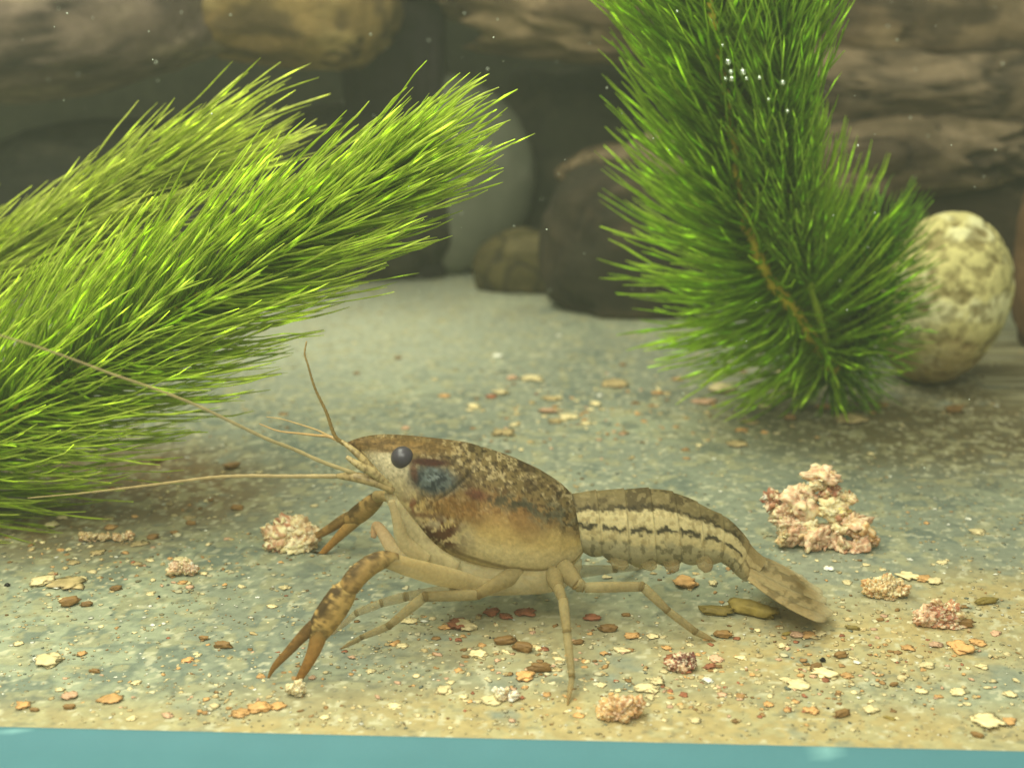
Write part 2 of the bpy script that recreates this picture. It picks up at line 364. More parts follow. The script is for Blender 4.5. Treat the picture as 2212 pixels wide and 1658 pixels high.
# ------------------------------------------------------------------ feathery water plants
def filaments(mb, bases, T, R, L, a0, a1, rad, colA, colB, n=11, droop=0.0, seed=0, wob=0.05, side=0.0):
    """curved thread leaves: start at angle a0 from the stem tangent T, end at a1; R is the outward direction."""
    r_ = np.random.default_rng(seed); k = len(bases)
    B = np.cross(T, R)
    t = np.linspace(0, 1, n)
    ang = a0[:, None]+(a1-a0)[:, None]*(t[None]**.7)
    D = np.cos(ang)[..., None]*T[:, None]+np.sin(ang)[..., None]*R[:, None]
    swirl = r_.normal(0, .16, k)[:, None]*t[None]+side
    D = D+swirl[..., None]*B[:, None]
    D = D+r_.normal(0, wob, (k, n, 3))
    D[..., 2] -= droop*t[None]
    D /= np.linalg.norm(D, axis=2)[..., None]
    step = (L/(n-1))[:, None, None]
    P = bases[:, None]+np.concatenate([np.zeros((k, 1, 3)), np.cumsum(D[:, :-1]*step, axis=1)], 1)
    P[..., 2] = np.maximum(P[..., 2], .02)
    A = np.cross(D, r_.normal(0, 1, (k, 1, 3))); A /= np.linalg.norm(A, axis=2)[..., None]+1e-9; Bv = np.cross(D, A)
    prof = np.clip(1.0-.45*t, .1, 1)*np.where(t > .97, .35, 1)
    rr = rad[:, None]*prof[None]*(1+.28*r_.uniform(-1, 1, (k, n)))
    th = np.array([0, 2.094, 4.189])
    V = P[:, :, None]+rr[..., None, None]*(np.cos(th)[None, None, :, None]*A[:, :, None]+np.sin(th)[None, None, :, None]*Bv[:, :, None])
    C = np.asarray(colA)[:, None, None]*(1-t)[None, :, None, None]+np.asarray(colB)[:, None, None]*t[None, :, None, None]
    C = np.broadcast_to(C*(1+.18*r_.uniform(-1, 1, (k, n, 1, 1))+.9*(r_.uniform(0, 1, (k, n, 1, 1)) < .09)), V.shape)  # random bright nodes: highlight dashes painted into the leaf colour
    f = []
    for i in range(n-1):
        for j in range(3):
            j2 = (j+1) % 3; f.append((i*3+j, i*3+j2, (i+1)*3+j2, (i+1)*3+j))
    f = np.array(f); F_ = (f[None]+(np.arange(k)*n*3)[:, None, None]).reshape(-1, 4)
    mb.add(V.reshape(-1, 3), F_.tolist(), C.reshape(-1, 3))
def whorled(mb_leaf, mb_stem, pts, whorls, per, Lf, a0, a1, rad, cA, cB, seed, stem_r=.035, stem_col=(176, 170, 62), droop=0.0, t0=0.0, jitter=.25, wob=.035, dens=None, open_front=0.0):
    r_ = np.random.default_rng(seed)
    S = resample(np.array(pts), 200); Tn = np.gradient(S, axis=0); Tn /= np.linalg.norm(Tn, axis=1)[:, None]
    sr = stem_r*np.linspace(1.0, .45, 200)*(1+.10*np.sin(np.linspace(0, whorls*2*np.pi/3, 200))+.10*np.sin(np.linspace(0, whorls*1.3, 200)))
    V, f = tube(S[::1], sr, 8); C = np.tile(lin(stem_col), (len(V), 1)); mb_stem.add(V, f, C)
    ts = t0+(1-t0)*np.linspace(0, 1, whorls)
    if dens is not None: ts = t0+(1-t0)*np.linspace(0, 1, whorls)**dens
    bases = []; T = []; R = []; L = []; A0 = []; A1 = []; RAD = []; CA = []; CB = []
    for t in ts:
        i = t*199; i0 = int(min(i, 198)); p = S[i0]+(S[i0+1]-S[i0])*(i-i0); tg = Tn[i0]
        u = np.cross(tg, [0, 1.0, 0]); u /= np.linalg.norm(u); v = np.cross(tg, u); ph = r_.uniform(0, 6.28)
        for k in range(per):
            a = ph+6.283*k/per+r_.normal(0, .18); o_ = np.cos(a)*u+np.sin(a)*v
            if o_[1] < -.62 and r_.uniform() < open_front: continue          # thinner on the side away from the stones, so the stem shows
            bases.append(p+r_.normal(0, .02, 3)); T.append(tg); R.append(np.cos(a)*u+np.sin(a)*v)
            L.append(np.interp(t, *Lf)*(1+jitter*r_.uniform(-1, .6))); A0.append(np.interp(t, *a0)+r_.normal(0, .08)); A1.append(np.interp(t, *a1)+r_.normal(0, .09))
            RAD.append(rad*r_.uniform(.7, 1.25)); g = r_.uniform(0, 1)
            CA.append(lin(cA[0])*(1-g)+lin(cA[1])*g); CB.append(lin(cB[0])*(1-g)+lin(cB[1])*g)
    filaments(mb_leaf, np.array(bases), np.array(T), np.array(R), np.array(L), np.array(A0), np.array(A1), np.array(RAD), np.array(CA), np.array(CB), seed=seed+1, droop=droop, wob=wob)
def plant(name, label, root, group=None):
    return thing(name, root, label, 'water plant', group)

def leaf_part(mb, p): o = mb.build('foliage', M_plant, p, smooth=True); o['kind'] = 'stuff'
# bright plume leaning to the right (left half of the picture)
pts = [at(-380, 1080, 13.4), at(-160, 980, 13.2), at(100, 840, 12.9), at(340, 690, 12.6), at(550, 565, 12.4), at(720, 462, 12.35), at(840, 385, 12.3)]
p1 = plant('feathery_plant', 'bright green feathery water plant plume slanting above the crayfish antennae', (pts[0][0], pts[0][1], 0))
ml, ms = MB(), MB()
whorled(ml, ms, pts, 58, 36, ([0, .4, .7, 1], [2.2, 1.9, 1.6, 1.15]), ([0, .7, 1], [.85, .75, .5]), ([0, .6, .85, 1], [.24, .20, .12, .0]), .0150,
        [(134, 168, 22), (178, 204, 44)], [(188, 210, 56), (230, 240, 122)], 101, stem_r=.042, stem_col=(190, 180, 56), jitter=.35, open_front=.45, wob=.045)
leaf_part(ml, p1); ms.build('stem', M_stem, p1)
# yellower sprig behind it
pts = [at(-420, 790, 14.8), at(-200, 680, 14.6), at(0, 575, 14.5), at(180, 475, 14.4), at(350, 380, 14.3)]
p2 = plant('feathery_plant', 'yellow-green feathery sprig behind the bright plume', (pts[0][0], pts[0][1], 0))
ml, ms = MB(), MB()
whorled(ml, ms, pts, 40, 26, ([0, .6, 1], [1.5, 1.55, 1.6]), ([0, 1], [.6, .42]), ([0, .6, 1], [.20, .14, .03]), .0140,
        [(140, 164, 34), (184, 200, 64)], [(194, 208, 74), (236, 240, 142)], 111, stem_r=.04, stem_col=(168, 158, 76), jitter=.45, wob=.03)
leaf_part(ml, p2); ms.build('stem', M_stem, p2)
# upright plant on the right, a bushy low shoot at its foot
pts = [at(1800, 800, 17.0), at(1720, 680, 16.6), at(1655, 590, 16.2), at(1600, 440, 15.7), at(1580, 300, 15.3), at(1560, 150, 14.9), at(1525, -20, 14.6), at(1495, -160, 14.4)]
p3 = plant('feathery_plant', 'tall deep green feathery plant growing upright in front of the pale pebble', (pts[0][0], pts[0][1], 0))
ml, ms = MB(), MB()
whorled(ml, ms, pts, 58, 36, ([0, .15, .30, .45, .7, 1], [1.15, 1.9, 1.9, 1.7, 2.0, 1.9]), ([0, .3, .5, 1], [1.5, 1.0, .7, .75]), ([0, .2, .32, .45, .7, 1], [1.2, .80, .50, .38, .50, .56]), .0205,
        [(118, 164, 18), (156, 196, 32)], [(166, 202, 42), (212, 234, 92)], 121, stem_r=.095, stem_col=(224, 200, 60), jitter=.35, open_front=.78, wob=.05)
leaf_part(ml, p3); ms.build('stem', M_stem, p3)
pts2 = [at(1800, 790, 16.9), at(1735, 560, 15.9), at(1690, 330, 15.0), at(1690, 120, 14.5), at(1710, -80, 14.2), at(1730, -200, 14.1)]
ml, ms = MB(), MB()
whorled(ml, ms, pts2, 40, 26, ([0, .4, 1], [.9, 1.1, 1.5]), ([0, .4, 1], [.7, .7, .8]), ([0, .5, .8, 1], [.16, .16, .34, .36]), .0155,
        [(112, 162, 18), (150, 194, 36)], [(168, 206, 54), (214, 236, 106)], 131, stem_r=.05, stem_col=(148, 170, 48), t0=.25, wob=.06)
leaf_part(ml, p3); ms.build('stem', M_stem, p3)
pts3 = [at(1790, 820, 17.2), at(1840, 730, 16.9), at(1870, 620, 16.7), at(1880, 520, 16.6)]
p4 = plant('feathery_plant', 'short bushy dark green shoot between the upright plant and the pale pebble', (pts3[0][0], pts3[0][1], 0))
ml, ms = MB(), MB()
whorled(ml, ms, pts3, 26, 40, ([0, .5, 1], [.75, .9, .85]), ([0, 1], [1.9, .9]), ([0, .5, 1], [1.9, 1.1, .5]), .0105,
        [(84, 130, 22), (112, 160, 30)], [(124, 170, 42), (174, 208, 82)], 141, stem_r=.045, stem_col=(110, 96, 40), wob=.1)
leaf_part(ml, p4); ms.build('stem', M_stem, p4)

# ------------------------------------------------------------------ the crayfish
YB = 10.9
def conv_smooth(a, k=5):
    ker = np.exp(-np.linspace(-1.5, 1.5, 2*k+1)**2); ker /= ker.sum()
    return np.convolve(np.pad(a, k, mode='edge'), ker, 'valid')
def build_crayfish():
    root = thing('crayfish', (gp(1000, 1330)[0], YB, 0), 'mottled brown young crayfish standing on the tank floor with open pincers', 'crayfish')
    mb = MB()
    # --- carapace: vertical sections between the outline's top and bottom
    st = np.array([(745, 957, 961, .9), (762, 950, 972, .9), (780, 944, 987, .85), (801, 940, 1010, .8), (825, 938, 1052, .78), (850, 939, 1085, .80), (880, 941, 1122, .82), (926, 946, 1168, .86),
                   (960, 950, 1190, .88), (1009, 957, 1212, .90), (1060, 972, 1228, .92), (1104, 987, 1238, .94), (1164, 1014, 1242, .94), (1208, 1042, 1236, .92), (1241, 1072, 1216, .88), (1258, 1096, 1194, .84), (1266, 1122, 1170, .8), (1269, 1143, 1150, .8)], float)
    ns, nt = 330, 190
    q = np.linspace(0, 1, ns); xs = np.interp(q, np.linspace(0, 1, len(st)), st[:, 0])
    xs = 745+(1269-745)*(.5-.5*np.cos(np.pi*(q*.94+.0)))/(.5-.5*np.cos(np.pi*.94)) if False else xs
    xs = conv_smooth(xs, 9); xs[0] = 745; xs[-1] = 1269
    top = conv_smooth(np.interp(xs, st[:, 0], st[:, 1]), 6); bot = conv_smooth(np.interp(xs, st[:, 0], st[:, 2]), 6); k = np.interp(xs, st[:, 0], st[:, 3])
    th = np.linspace(0, 2*np.pi, nt, endpoint=False)
    V = np.zeros((ns, nt, 3))
    for i in range(ns):
        cy = (top[i]+bot[i])/2; c = at(xs[i], cy, YB); dep = proj(c)[2]; H = (bot[i]-top[i])/2*dep/F
        dl = math.atan2(CAM_H-c[2], YB); a = H/math.sqrt(math.cos(dl)**2+(k[i]*math.sin(dl))**2); b = k[i]*a
        cs, sn = np.cos(th), np.sin(th)
        e = 2/2.25
        V[i, :, 0] = c[0]
        V[i, :, 1] = c[1]-b*np.sign(sn)*np.abs(sn)**e
        V[i, :, 2] = c[2]+a*np.sign(cs)*np.abs(cs)**e
    near = V.copy(); near[..., 1] = YB-np.abs(V[..., 1]-YB)                  # pattern is the same on both flanks
    px, py, _ = proj(near)
    topc = np.repeat(top[:, None], nt, 1); botc = np.repeat(bot[:, None], nt, 1)
    v = np.clip((py-topc)/(botc-topc+1e-6), 0, 1)
    nA, nB, nC, nD = n2(px, py, 26, 1), n2(px, py, 11, 2), n2(px, py, 60, 3), n2(px, py, 7, 4, 2)
    C = np.empty(V.shape); C[:] = lin((112, 94, 58))
    C = mixc(C, lin((108, 92, 58)), sstep(.12, .0, v))
    C = mixc(C, lin((142, 118, 74)), sstep(.25, .5, v+.15*(nC-.5)))
    C = mixc(C, lin((196, 168, 106)), sstep(.52, .72, v+.25*(nC-.5)))
    C = mixc(C, lin((216, 196, 144)), sstep(.68, .92, v))
    thr = np.interp(px, [980, 1070], [.66, .44]); fade = 1-sstep(thr, thr+.16, v+.25*(nA-.5))                                   # mottling stops on the pale flank
    C = mixc(C, lin((176, 156, 112)), sstep(.51, .57, nB)*.7*fade)
    C = mixc(C, lin((66, 48, 28)), sstep(.53, .62, nA)*.55*fade)
    C = mixc(C, lin((54, 40, 24)), sstep(.57, .63, nD)*.75*fade)
    C = mixc(C, lin((172, 122, 68)), ell(px, py, 1085, 1112, 85, 42, 12, .8)*.5*(.6+.8*(nA-.3)))
    C = mixc(C, lin((66, 60, 40)), ell(px, py, 1095, 1082, 85, 18, 10, .7)*sstep(.46, .58, nB)*.9)
    C = mixc(C, lin((78, 76, 58)), ell(px, py, 1190, 1108, 70, 24, 14, .7)*sstep(.42, .58, nB)*.75)
    C = mixc(C, lin((112, 58, 34)), ell(px, py, 898, 1082, 26, 40, -25, .6)*sstep(.38, .52, nA)*.9)
    C = mixc(C, lin((128, 88, 40)), ell(px, py, 975, 1095, 50, 26, 10, .8)*.7)
    C = mixc(C, lin((88, 50, 30)), ell(px, py, 955, 1150, 62, 36, 25, .5)*sstep(.42, .50, nB)*.95)
    C = mixc(C, lin((196, 178, 138)), ell(px, py, 955, 1130, 42, 12, 6, .6)*sstep(.42, .55, nA)*.8)
    C = mixc(C, lin((190, 172, 128)), ell(px, py, 1005, 1165, 22, 30, 0, .6)*.6)
    C = mixc(C, lin((92, 48, 32)), ell(px, py, 1030, 1068, 26, 12, 15, .6)*.8)
    # head: pale cheek, dark streak behind the eye, blue-black patch, dark rostrum edge
    C = mixc(C, lin((204, 190, 152)), ell(px, py, 836, 1006, 50, 34, 20, .5)*.95)
    C = mixc(C, lin((188, 172, 130)), ell(px, py, 868, 1052, 34, 22, 30, .6)*.8)
    C = mixc(C, lin((126, 98, 54)), ell(px, py, 860, 962, 110, 17, 3, .5)*.9)
    C = mixc(C, lin((92, 72, 40)), ell(px, py, 860, 962, 110, 17, 3, .5)*sstep(.48, .58, n2(px*.5, py*2, 14, 8))*.8)
    C = mixc(C, lin((76, 84, 80)), ell(px, py, 935, 1036, 50, 31, 8, .45)*.92)
    C = mixc(C, lin((44, 46, 46)), ell(px, py, 935, 1038, 46, 27, 8, .45)*sstep(.44, .56, nB)*.9)
    C = mixc(C, lin((128, 136, 128)), ell(px, py, 945, 1030, 30, 16, 8, .6)*sstep(.58, .64, nD)*.7)
    C = mixc(C, lin((62, 32, 18)), ell(px, py, 928, 998, 44, 9, 4, .4))
    C = mixc(C, lin((86, 50, 30)), ell(px, py, 893, 1018, 8, 22, -10, .6)*.75)
    C = mixc(C, lin((78, 56, 34)), ell(px, py, 775, 975, 42, 4.5, 45, .5)*.8)
    C = mixc(C, lin((96, 84, 50)), sstep(1228, 1262, px)*sstep(.25, .0, np.abs(v-.35))*.6)
    rim = sstep(6, 2, np.abs((px-(1252-0.0*py))))*0
    gx = np.interp(py, [950, 985, 1025, 1062, 1085], [1052, 1040, 1012, 972, 935])        # neck groove across the shell
    gd = sstep(7, 1.5, np.abs(px-gx))*sstep(1092, 1075, py); C = mixc(C, lin((58, 46, 30)), gd*.55)
    V = V+(gd*.012)[..., None]*np.stack([np.zeros_like(px), np.sign(YB-V[..., 1]), np.zeros_like(px)-.5], -1)
    ge = sstep(.022, .006, np.abs(v-.955))*sstep(900, 960, px); C = mixc(C, lin((120, 98, 58)), ge*.6)
    nE = n2(px, py, 4.5, 9, 2); C = C*(1+.9*(nE-.5)*(.35+.65*fade))[..., None]
    V += ((fbm(V, 9, 3, 33)-.5)*.012)[..., None]*np.array([0, -1, .5])
    al = 1-.12*sstep(.8, 1, v)
    mb.add(V.reshape(-1, 3), grid_faces(ns, nt, True), np.concatenate([C, al[..., None]], -1).reshape(-1, 4))
    # surface lookup for things mounted on the near flank
    Vc = V; npx, npy, _ = proj(Vc)
    def surf(x, y):
        d = (npx-x)**2+(npy-y)**2+np.where(Vc[..., 1] > YB, 1e6, 0); i = np.unravel_index(np.argmin(d), d.shape); return Vc[i]
    # --- abdomen: six overlapping rings
    ab = np.array([(1232, 1070, 1258, 1190), (1290, 1063, 1300, 1200), (1345, 1061, 1352, 1216), (1395, 1059, 1406, 1216), (1442, 1064, 1455, 1214), (1490, 1080, 1500, 1212), (1535, 1103, 1538, 1212), (1573, 1122, 1560, 1214), (1604, 1152, 1574, 1222), (1628, 1184, 1590, 1240), (1652, 1206, 1606, 1252)], float)
    ns, nt = 280, 150
    S = resample(np.concatenate([ab[:, :2]*.5+ab[:, 2:]*.5, np.zeros((len(ab), 1)), ab], 1), ns)
    tp, bt = S[:, 3:5], S[:, 5:7]
    bx = np.array([1240, 1293, 1352, 1408, 1462, 1512, 1556, 1600, 1660])       # segment borders along the middle line
    ph = np.interp(S[:, 0], bx, np.arange(len(bx))); frac = ph-np.floor(ph)
    th = np.linspace(0, 2*np.pi, nt, endpoint=False); cs, sn = np.cos(th), np.sin(th)
    V = np.zeros((ns, nt, 3))
    for i in range(ns):
        A, B = at(tp[i, 0], tp[i, 1], YB), at(bt[i, 0], bt[i, 1], YB); c = (A+B)/2; ax = A-B; H = np.linalg.norm(ax)/2; ax /= 2*H
        kk = np.interp(S[i, 0], [1240, 1560, 1650], [.80, .78, .9]); dl = math.atan2(CAM_H-c[2], YB); a = H/math.sqrt(math.cos(dl)**2+(kk*math.sin(dl))**2); b = kk*a
        step = 1+.032*(frac[i]-.5)+.01*sstep(.85, 1, frac[i])
        lob = 1+.12*np.clip(-cs, 0, 1)**2*(math.sin(math.pi*frac[i])-.75)*np.interp(S[i, 0], [1560, 1600], [1, 0])
        sg = np.sign(cs)*np.abs(cs)**.95
        V[i] = c+step*lob[:, None]*(a*sg[:, None]*ax+b*np.sign(-sn)[:, None]*(np.abs(sn)**.95)[:, None]*np.array([0, 1.0, 0]))
    near = V.copy(); near[..., 1] = YB-np.abs(V[..., 1]-YB); px, py, _ = proj(near)
    d = bt-tp; v = ((px-tp[:, None, 0])*d[:, None, 0]+(py-tp[:, None, 1])*d[:, None, 1])/(d**2).sum(1)[:, None]; v = np.clip(v, -.05, 1.05)
    nA, nB, nC, nD = n2(px, py, 22, 11), n2(px, py, 10, 12), n2(px, py, 40, 13), n2(px, py, 6, 14, 2)
    fr = np.repeat(frac[:, None], nt, 1); w_ = v+.16*(nA-.5)+.12*(nB-.5)+.05*(nD-.5)
    C = np.empty(V.shape); C[:] = lin((116, 102, 66))
    C = mixc(C, lin((78, 66, 40)), sstep(.47, .58, nA)*.9); C = mixc(C, lin((140, 124, 84)), sstep(.54, .62, nB)*.5)
    C = mixc(C, lin((54, 46, 30)), sstep(.20, .26, w_)*(1-sstep(.29, .33, w_))*sstep(.42, .55, nB)*.9)
    cream = sstep(.27, .33, w_); C = mixc(C, lin((202, 184, 134)), cream)
    C = mixc(C, lin((150, 130, 86)), cream*sstep(.52, .62, nB)*.6)
    dash = sstep(.49, .525, w_)*(1-sstep(.58, .62, w_+.03*fr)); C = mixc(C, lin((56, 50, 38)), dash*sstep(.0, .35, np.sin(np.pi*np.clip(fr*1.05, 0, 1))+.6*(nB-.5))*.92)
    low = sstep(.72, .80, w_); C = mixc(C, lin((168, 158, 122)), low*.9); C = mixc(C, lin((106, 98, 68)), low*sstep(.54, .61, nB)*.7)
    C = mixc(C, lin((84, 70, 44)), sstep(.07, .0, np.minimum(fr, 1-fr))*.3*sstep(.3,.6,nA)*sstep(1640, 1560, px)*(1-.4*cream))
    fan = sstep(1590, 1625, px); C = mixc(C, lin((164, 140, 92)), fan*.6)
    al = 1-.2*sstep(.82, 1.0, v)
    V += ((fbm(V, 9, 3, 43)-.5)*.010)[..., None]*np.array([0, -1, .5])
    mb.add(V.reshape(-1, 3), grid_faces(ns, nt, True), np.concatenate([C, al[..., None]], -1).reshape(-1, 4))
    # --- tail fan: telson and four side blades, folded low to the floor
    A = at(1612, 1222, YB); Bt = at(1768, 1296, YB-.05); D = Bt-A; Ln = np.linalg.norm(D); D /= Ln
    up = np.cross(np.array([0, 1.0, 0]), D); up = up if up[2] > 0 else -up
    for bi, (ang, ln, wd, lift, y0) in enumerate([(0, 1.08, .22, .022, 0), (-9, 1.12, .24, .008, -.10), (9, 1.12, .24, .008, .10), (-19, 1.02, .25, -.012, -.18), (19, 1.02, .25, -.012, .18)]):
        a = math.radians(ang); ax = D*math.cos(a)+np.array([0, 1.0, 0])*math.sin(a); sd = -D*math.sin(a)+np.array([0, 1.0, 0])*math.cos(a)
        nu, nv = 70, 26; u = np.linspace(0, 1, nu); vv = np.linspace(-1, 1, nv)
        wprof = wd*np.clip(np.sin(np.pi*np.clip(u*.80+.10, 0, 1)), 0, 1)**.6*np.where(u > .86, np.sqrt(np.clip(1-((u-.86)/.14)**2, 0, 1)), 1)
        base = A+np.array([0, y0, 0])+up*lift
        def sheet(off):
            Pm = base+(u*ln*Ln)[:, None, None]*ax+(wprof[:, None]*vv[None])[..., None]*sd
            return Pm+(up*(off+.02*(1-vv**2))[None, :, None]) if False else Pm+up*(off*(1-vv[None, :, None]**2*.8)+.012*(1-vv[None, :, None]**2))
        Tp, Bm = sheet(.014), sheet(-.014)
        Vb = np.concatenate([Tp.reshape(-1, 3), Bm.reshape(-1, 3)]); Vb[:, 2] = np.maximum(Vb[:, 2], .012)
        fb = grid_faces(nu, nv)+[tuple(reversed(f)) for f in grid_faces(nu, nv, base=nu*nv)]
        ppx, ppy, _ = proj(Vb); uu = np.tile(np.repeat(u, nv), 2)
        nA = n2(ppx, ppy, 16, 20+bi); Cb = np.empty(Vb.shape); Cb[:] = lin((168, 146, 100))
        Cb = mixc(Cb, lin((112, 96, 62)), sstep(.50, .62, nA)*.7*sstep(.9, .7, uu))
        Cb = mixc(Cb, lin((104, 84, 44)), np.exp(-((uu-.66)/.10)**2)*np.exp(-(np.tile(np.tile(vv, nu), 2)/.6)**2)*(.8 if bi in (0, 1, 3) else .4))
        Cb = mixc(Cb, lin((196, 178, 134)), sstep(.78, .95, uu)*.8)
        alb = .85-.45*sstep(.74, 1, uu)
        mb.add(Vb, fb, np.concatenate([Cb, alb[:, None]], 1))
    # --- limbs
    def limb(pts, c0, c1=None, al=.95, sides=16, n=40, dark=None, dcol=(66, 52, 32), flat=.85, spots=0.0, seed=0, scol=(70, 52, 32)):
        """pts: (px, py, Y, half width in px) along one joint piece."""
        P = np.array([np.append(at(x, y, Y), r*proj(at(x, y, Y))[2]/F) for x, y, Y, r in pts]); P = resample(P, n)
        V, f = tube(P[:, :3], np.maximum(P[:, 3], .002), sides, flat)
        V[:, 2] = np.maximum(V[:, 2], .008)
        u = np.concatenate([np.repeat(np.linspace(0, 1, n), sides), [0, 1]])
        C = lin(c0)*(1-u)[:, None]+lin(c1 or c0)*u[:, None]
        px, py, _ = proj(V); nz = n2(px, py, 11, seed+50); nb = n2(px, py, 24, seed+60)
        T = np.gradient(P[:, :3], axis=0); T /= np.linalg.norm(T, axis=1)[:, None]
        ctr = np.concatenate([np.repeat(P[:, :3], sides, 0), P[:1, :3], P[-1:, :3]]); out = V-ctr; out /= np.linalg.norm(out, axis=1)[:, None]+1e-9
        if dark is not None:
            dorsal = out@np.array([-.55, 0, .83]); C = mixc(C, lin(dcol), sstep(.15, .75, dorsal+1.2*(nb-.5))*dark*sstep(.36, .5, nz))
        if spots: C = mixc(C, lin(scol), sstep(.56, .63, nz)*spots)
        C *= (1+.25*(nb-.5))[:, None]
        mb.add(V, f, np.concatenate([C, np.full((len(C), 1), al)], 1))
    PALE, AMB, OR = (204, 186, 136), (186, 156, 100), (170, 128, 70)
    # pale underside with mouthparts and leg bases
    limb([(850, 1092, 10.75, 10), (880, 1145, 10.7, 28), (930, 1205, 10.68, 36), (1010, 1244, 10.64, 36), (1120, 1252, 10.62, 32), (1200, 1244, 10.68, 30), (1238, 1224, 10.8, 18), (1250, 1205, 10.85, 8)], PALE, al=.48, n=90, sides=30, flat=1.0)
    limb([(838, 1062, 10.55, 10), (852, 1090, 10.5, 14), (884, 1140, 10.5, 20), (925, 1190, 10.5, 22), (985, 1228, 10.5, 18)], (198, 182, 138), PALE, al=.6, spots=.25, seed=1)
    limb([(845, 1080, 10.4, 7), (858, 1125, 10.4, 11), (872, 1170, 10.42, 17), (920, 1208, 10.45, 18)], (200, 178, 132), PALE, al=.5, seed=2)
    limb([(806, 1160, 10.8, 6), (812, 1135, 10.8, 10), (826, 1150, 10.7, 13), (850, 1185, 10.6, 16), (900, 1215, 10.5, 16)], (206, 164, 118), PALE, al=.6, seed=3)
    # near pincer arm
    limb([(1085, 1262, 10.55, 10), (1030, 1260, 10.45, 16), (985, 1250, 10.32, 21), (940, 1240, 10.2, 23), (890, 1226, 10.05, 21), (845, 1213, 9.95, 18), (822, 1210, 9.92, 14)], PALE, (198, 170, 112), al=.6, dark=.25, dcol=(110, 92, 56), seed=4)
    limb([(858, 1207, 9.97, 13), (828, 1208, 9.92, 20), (797, 1222, 9.86, 23), (770, 1245, 9.80, 24), (752, 1270, 9.76, 22), (746, 1282, 9.74, 14)], (178, 148, 92), (168, 132, 76), al=1, dark=.85, spots=.45, seed=5)
    limb([(752, 1258, 9.78, 15), (744, 1276, 9.76, 27), (728, 1302, 9.72, 31), (708, 1332, 9.69, 31), (692, 1358, 9.67, 27), (684, 1380, 9.66, 18)], (186, 152, 90), (184, 148, 86), al=1, n=70, sides=26, dark=.9, spots=.5, seed=6, flat=.7)
    limb([(676, 1345, 9.66, 10), (664, 1362, 9.66, 13.5), (645, 1382, 9.65, 12), (622, 1407, 9.65, 10), (600, 1430, 9.66, 8), (586, 1449, 9.68, 5), (577, 1470, 9.70, 1.2)], (112, 84, 46), OR, al=1, n=60, dark=.4, seed=7)
    limb([(694, 1352, 9.66, 18), (687, 1376, 9.65, 18), (678, 1404, 9.63, 15), (666, 1430, 9.62, 12), (653, 1453, 9.61, 9.5), (641, 1474, 9.60, 6), (635, 1486, 9.60, 1.2)], (164, 126, 70), (160, 112, 54), al=1, n=60, dark=.3, seed=8)
    # far pincer
    limb([(880, 1090, 11.4, 10), (835, 1072, 11.6, 12), (815, 1072, 11.8, 14)], (176, 150, 100), al=1, spots=.4, seed=9)
    limb([(826, 1066, 11.8, 8), (812, 1078, 11.85, 17), (790, 1098, 11.95, 21), (768, 1115, 12.05, 20), (752, 1126, 12.1, 14)], (184, 150, 94), (176, 140, 82), al=1, n=60, sides=24, dark=.8, spots=.4, seed=10, flat=.7)
    limb([(762, 1108, 12.1, 9), (740, 1122, 12.15, 11.5), (712, 1141, 12.25, 10), (686, 1155, 12.3, 8), (660, 1164, 12.35, 5), (634, 1169, 12.4, 1.2)], (150, 120, 72), OR, al=1, n=50, dark=.5, seed=11)
    limb([(770, 1125, 12.05, 11), (748, 1142, 12.1, 12), (724, 1166, 12.15, 9), (700, 1190, 12.2, 7), (682, 1209, 12.22, 4.5), (667, 1225, 12.25, 1)], (176, 140, 82), (176, 122, 58), al=1, n=50, seed=12)
    # walking legs (base, thigh, shin, foot), pale amber and slightly see-through
    LG, LG2 = (172, 154, 106), (152, 132, 86)
    def leg(joints, seed, al=.62):
        for i in range(len(joints)-1):
            (x0, y0, Y0, r0), (x1, y1, Y1, r1) = joints[i], joints[i+1]
            last = i == len(joints)-2
            m = [(x0+(x1-x0)*t, y0+(y1-y0)*t, Y0+(Y1-Y0)*t, r0+(r1-r0)*t) for t in (0, .25, .6, 1)]
            m = [(m[0][0], m[0][1], m[0][2], m[0][3]*.92), (m[1][0], m[1][1], m[1][2], m[1][3]*1.02), (m[2][0], m[2][1], m[2][2], m[2][3]*1.0), (m[3][0], m[3][1], m[3][2], m[3][3]*(.4 if last else .92))]
            limb(m, LG, LG2 if not last else (150, 118, 66), al=al, sides=14, n=24, spots=.12, seed=seed+i)
            if not last: limb([(x1-(x1-x0)*.08, y1-(y1-y0)*.08, Y1, r1*.8), (x1, y1, Y1, r1*1.02), (x1+(x1-x0)*.04, y1+(y1-y0)*.04, Y1, r1*.7)], (134, 112, 68), al=min(1, al*1.15), sides=12, n=8, seed=seed+7)
    leg([(1195, 1240, 10.6, 24), (1206, 1272, 10.25, 14), (1216, 1296, 10.0, 11.5), (1224, 1364, 9.72, 10), (1235, 1462, 9.48, 7.5), (1225, 1524, gp(1225, 1524)[1], 3.5)], 100)
    leg([(1215, 1225, 10.6, 24), (1248, 1262, 10.4, 16), (1262, 1268, 10.38, 12), (1388, 1266, 10.35, 11.5), (1442, 1318, 10.3, 9), (1502, 1364, 10.3, 8.5), (1546, 1385, gp(1546, 1385)[1], 4)], 120)
    leg([(1120, 1235, 10.6, 22), (1030, 1284, 10.3, 12), (916, 1288, 10.15, 12), (838, 1352, 10.1, 9), (780, 1376, 10.08, 6.5), (733, 1402, gp(733, 1402)[1], 3)], 140)
    leg([(1060, 1235, 10.7, 20), (975, 1272, 10.5, 12), (874, 1288, 10.5, 11), (822, 1302, 10.5, 10), (768, 1324, 10.5, 8), (716, 1372, gp(716, 1372)[1], 3)], 160, al=.40)
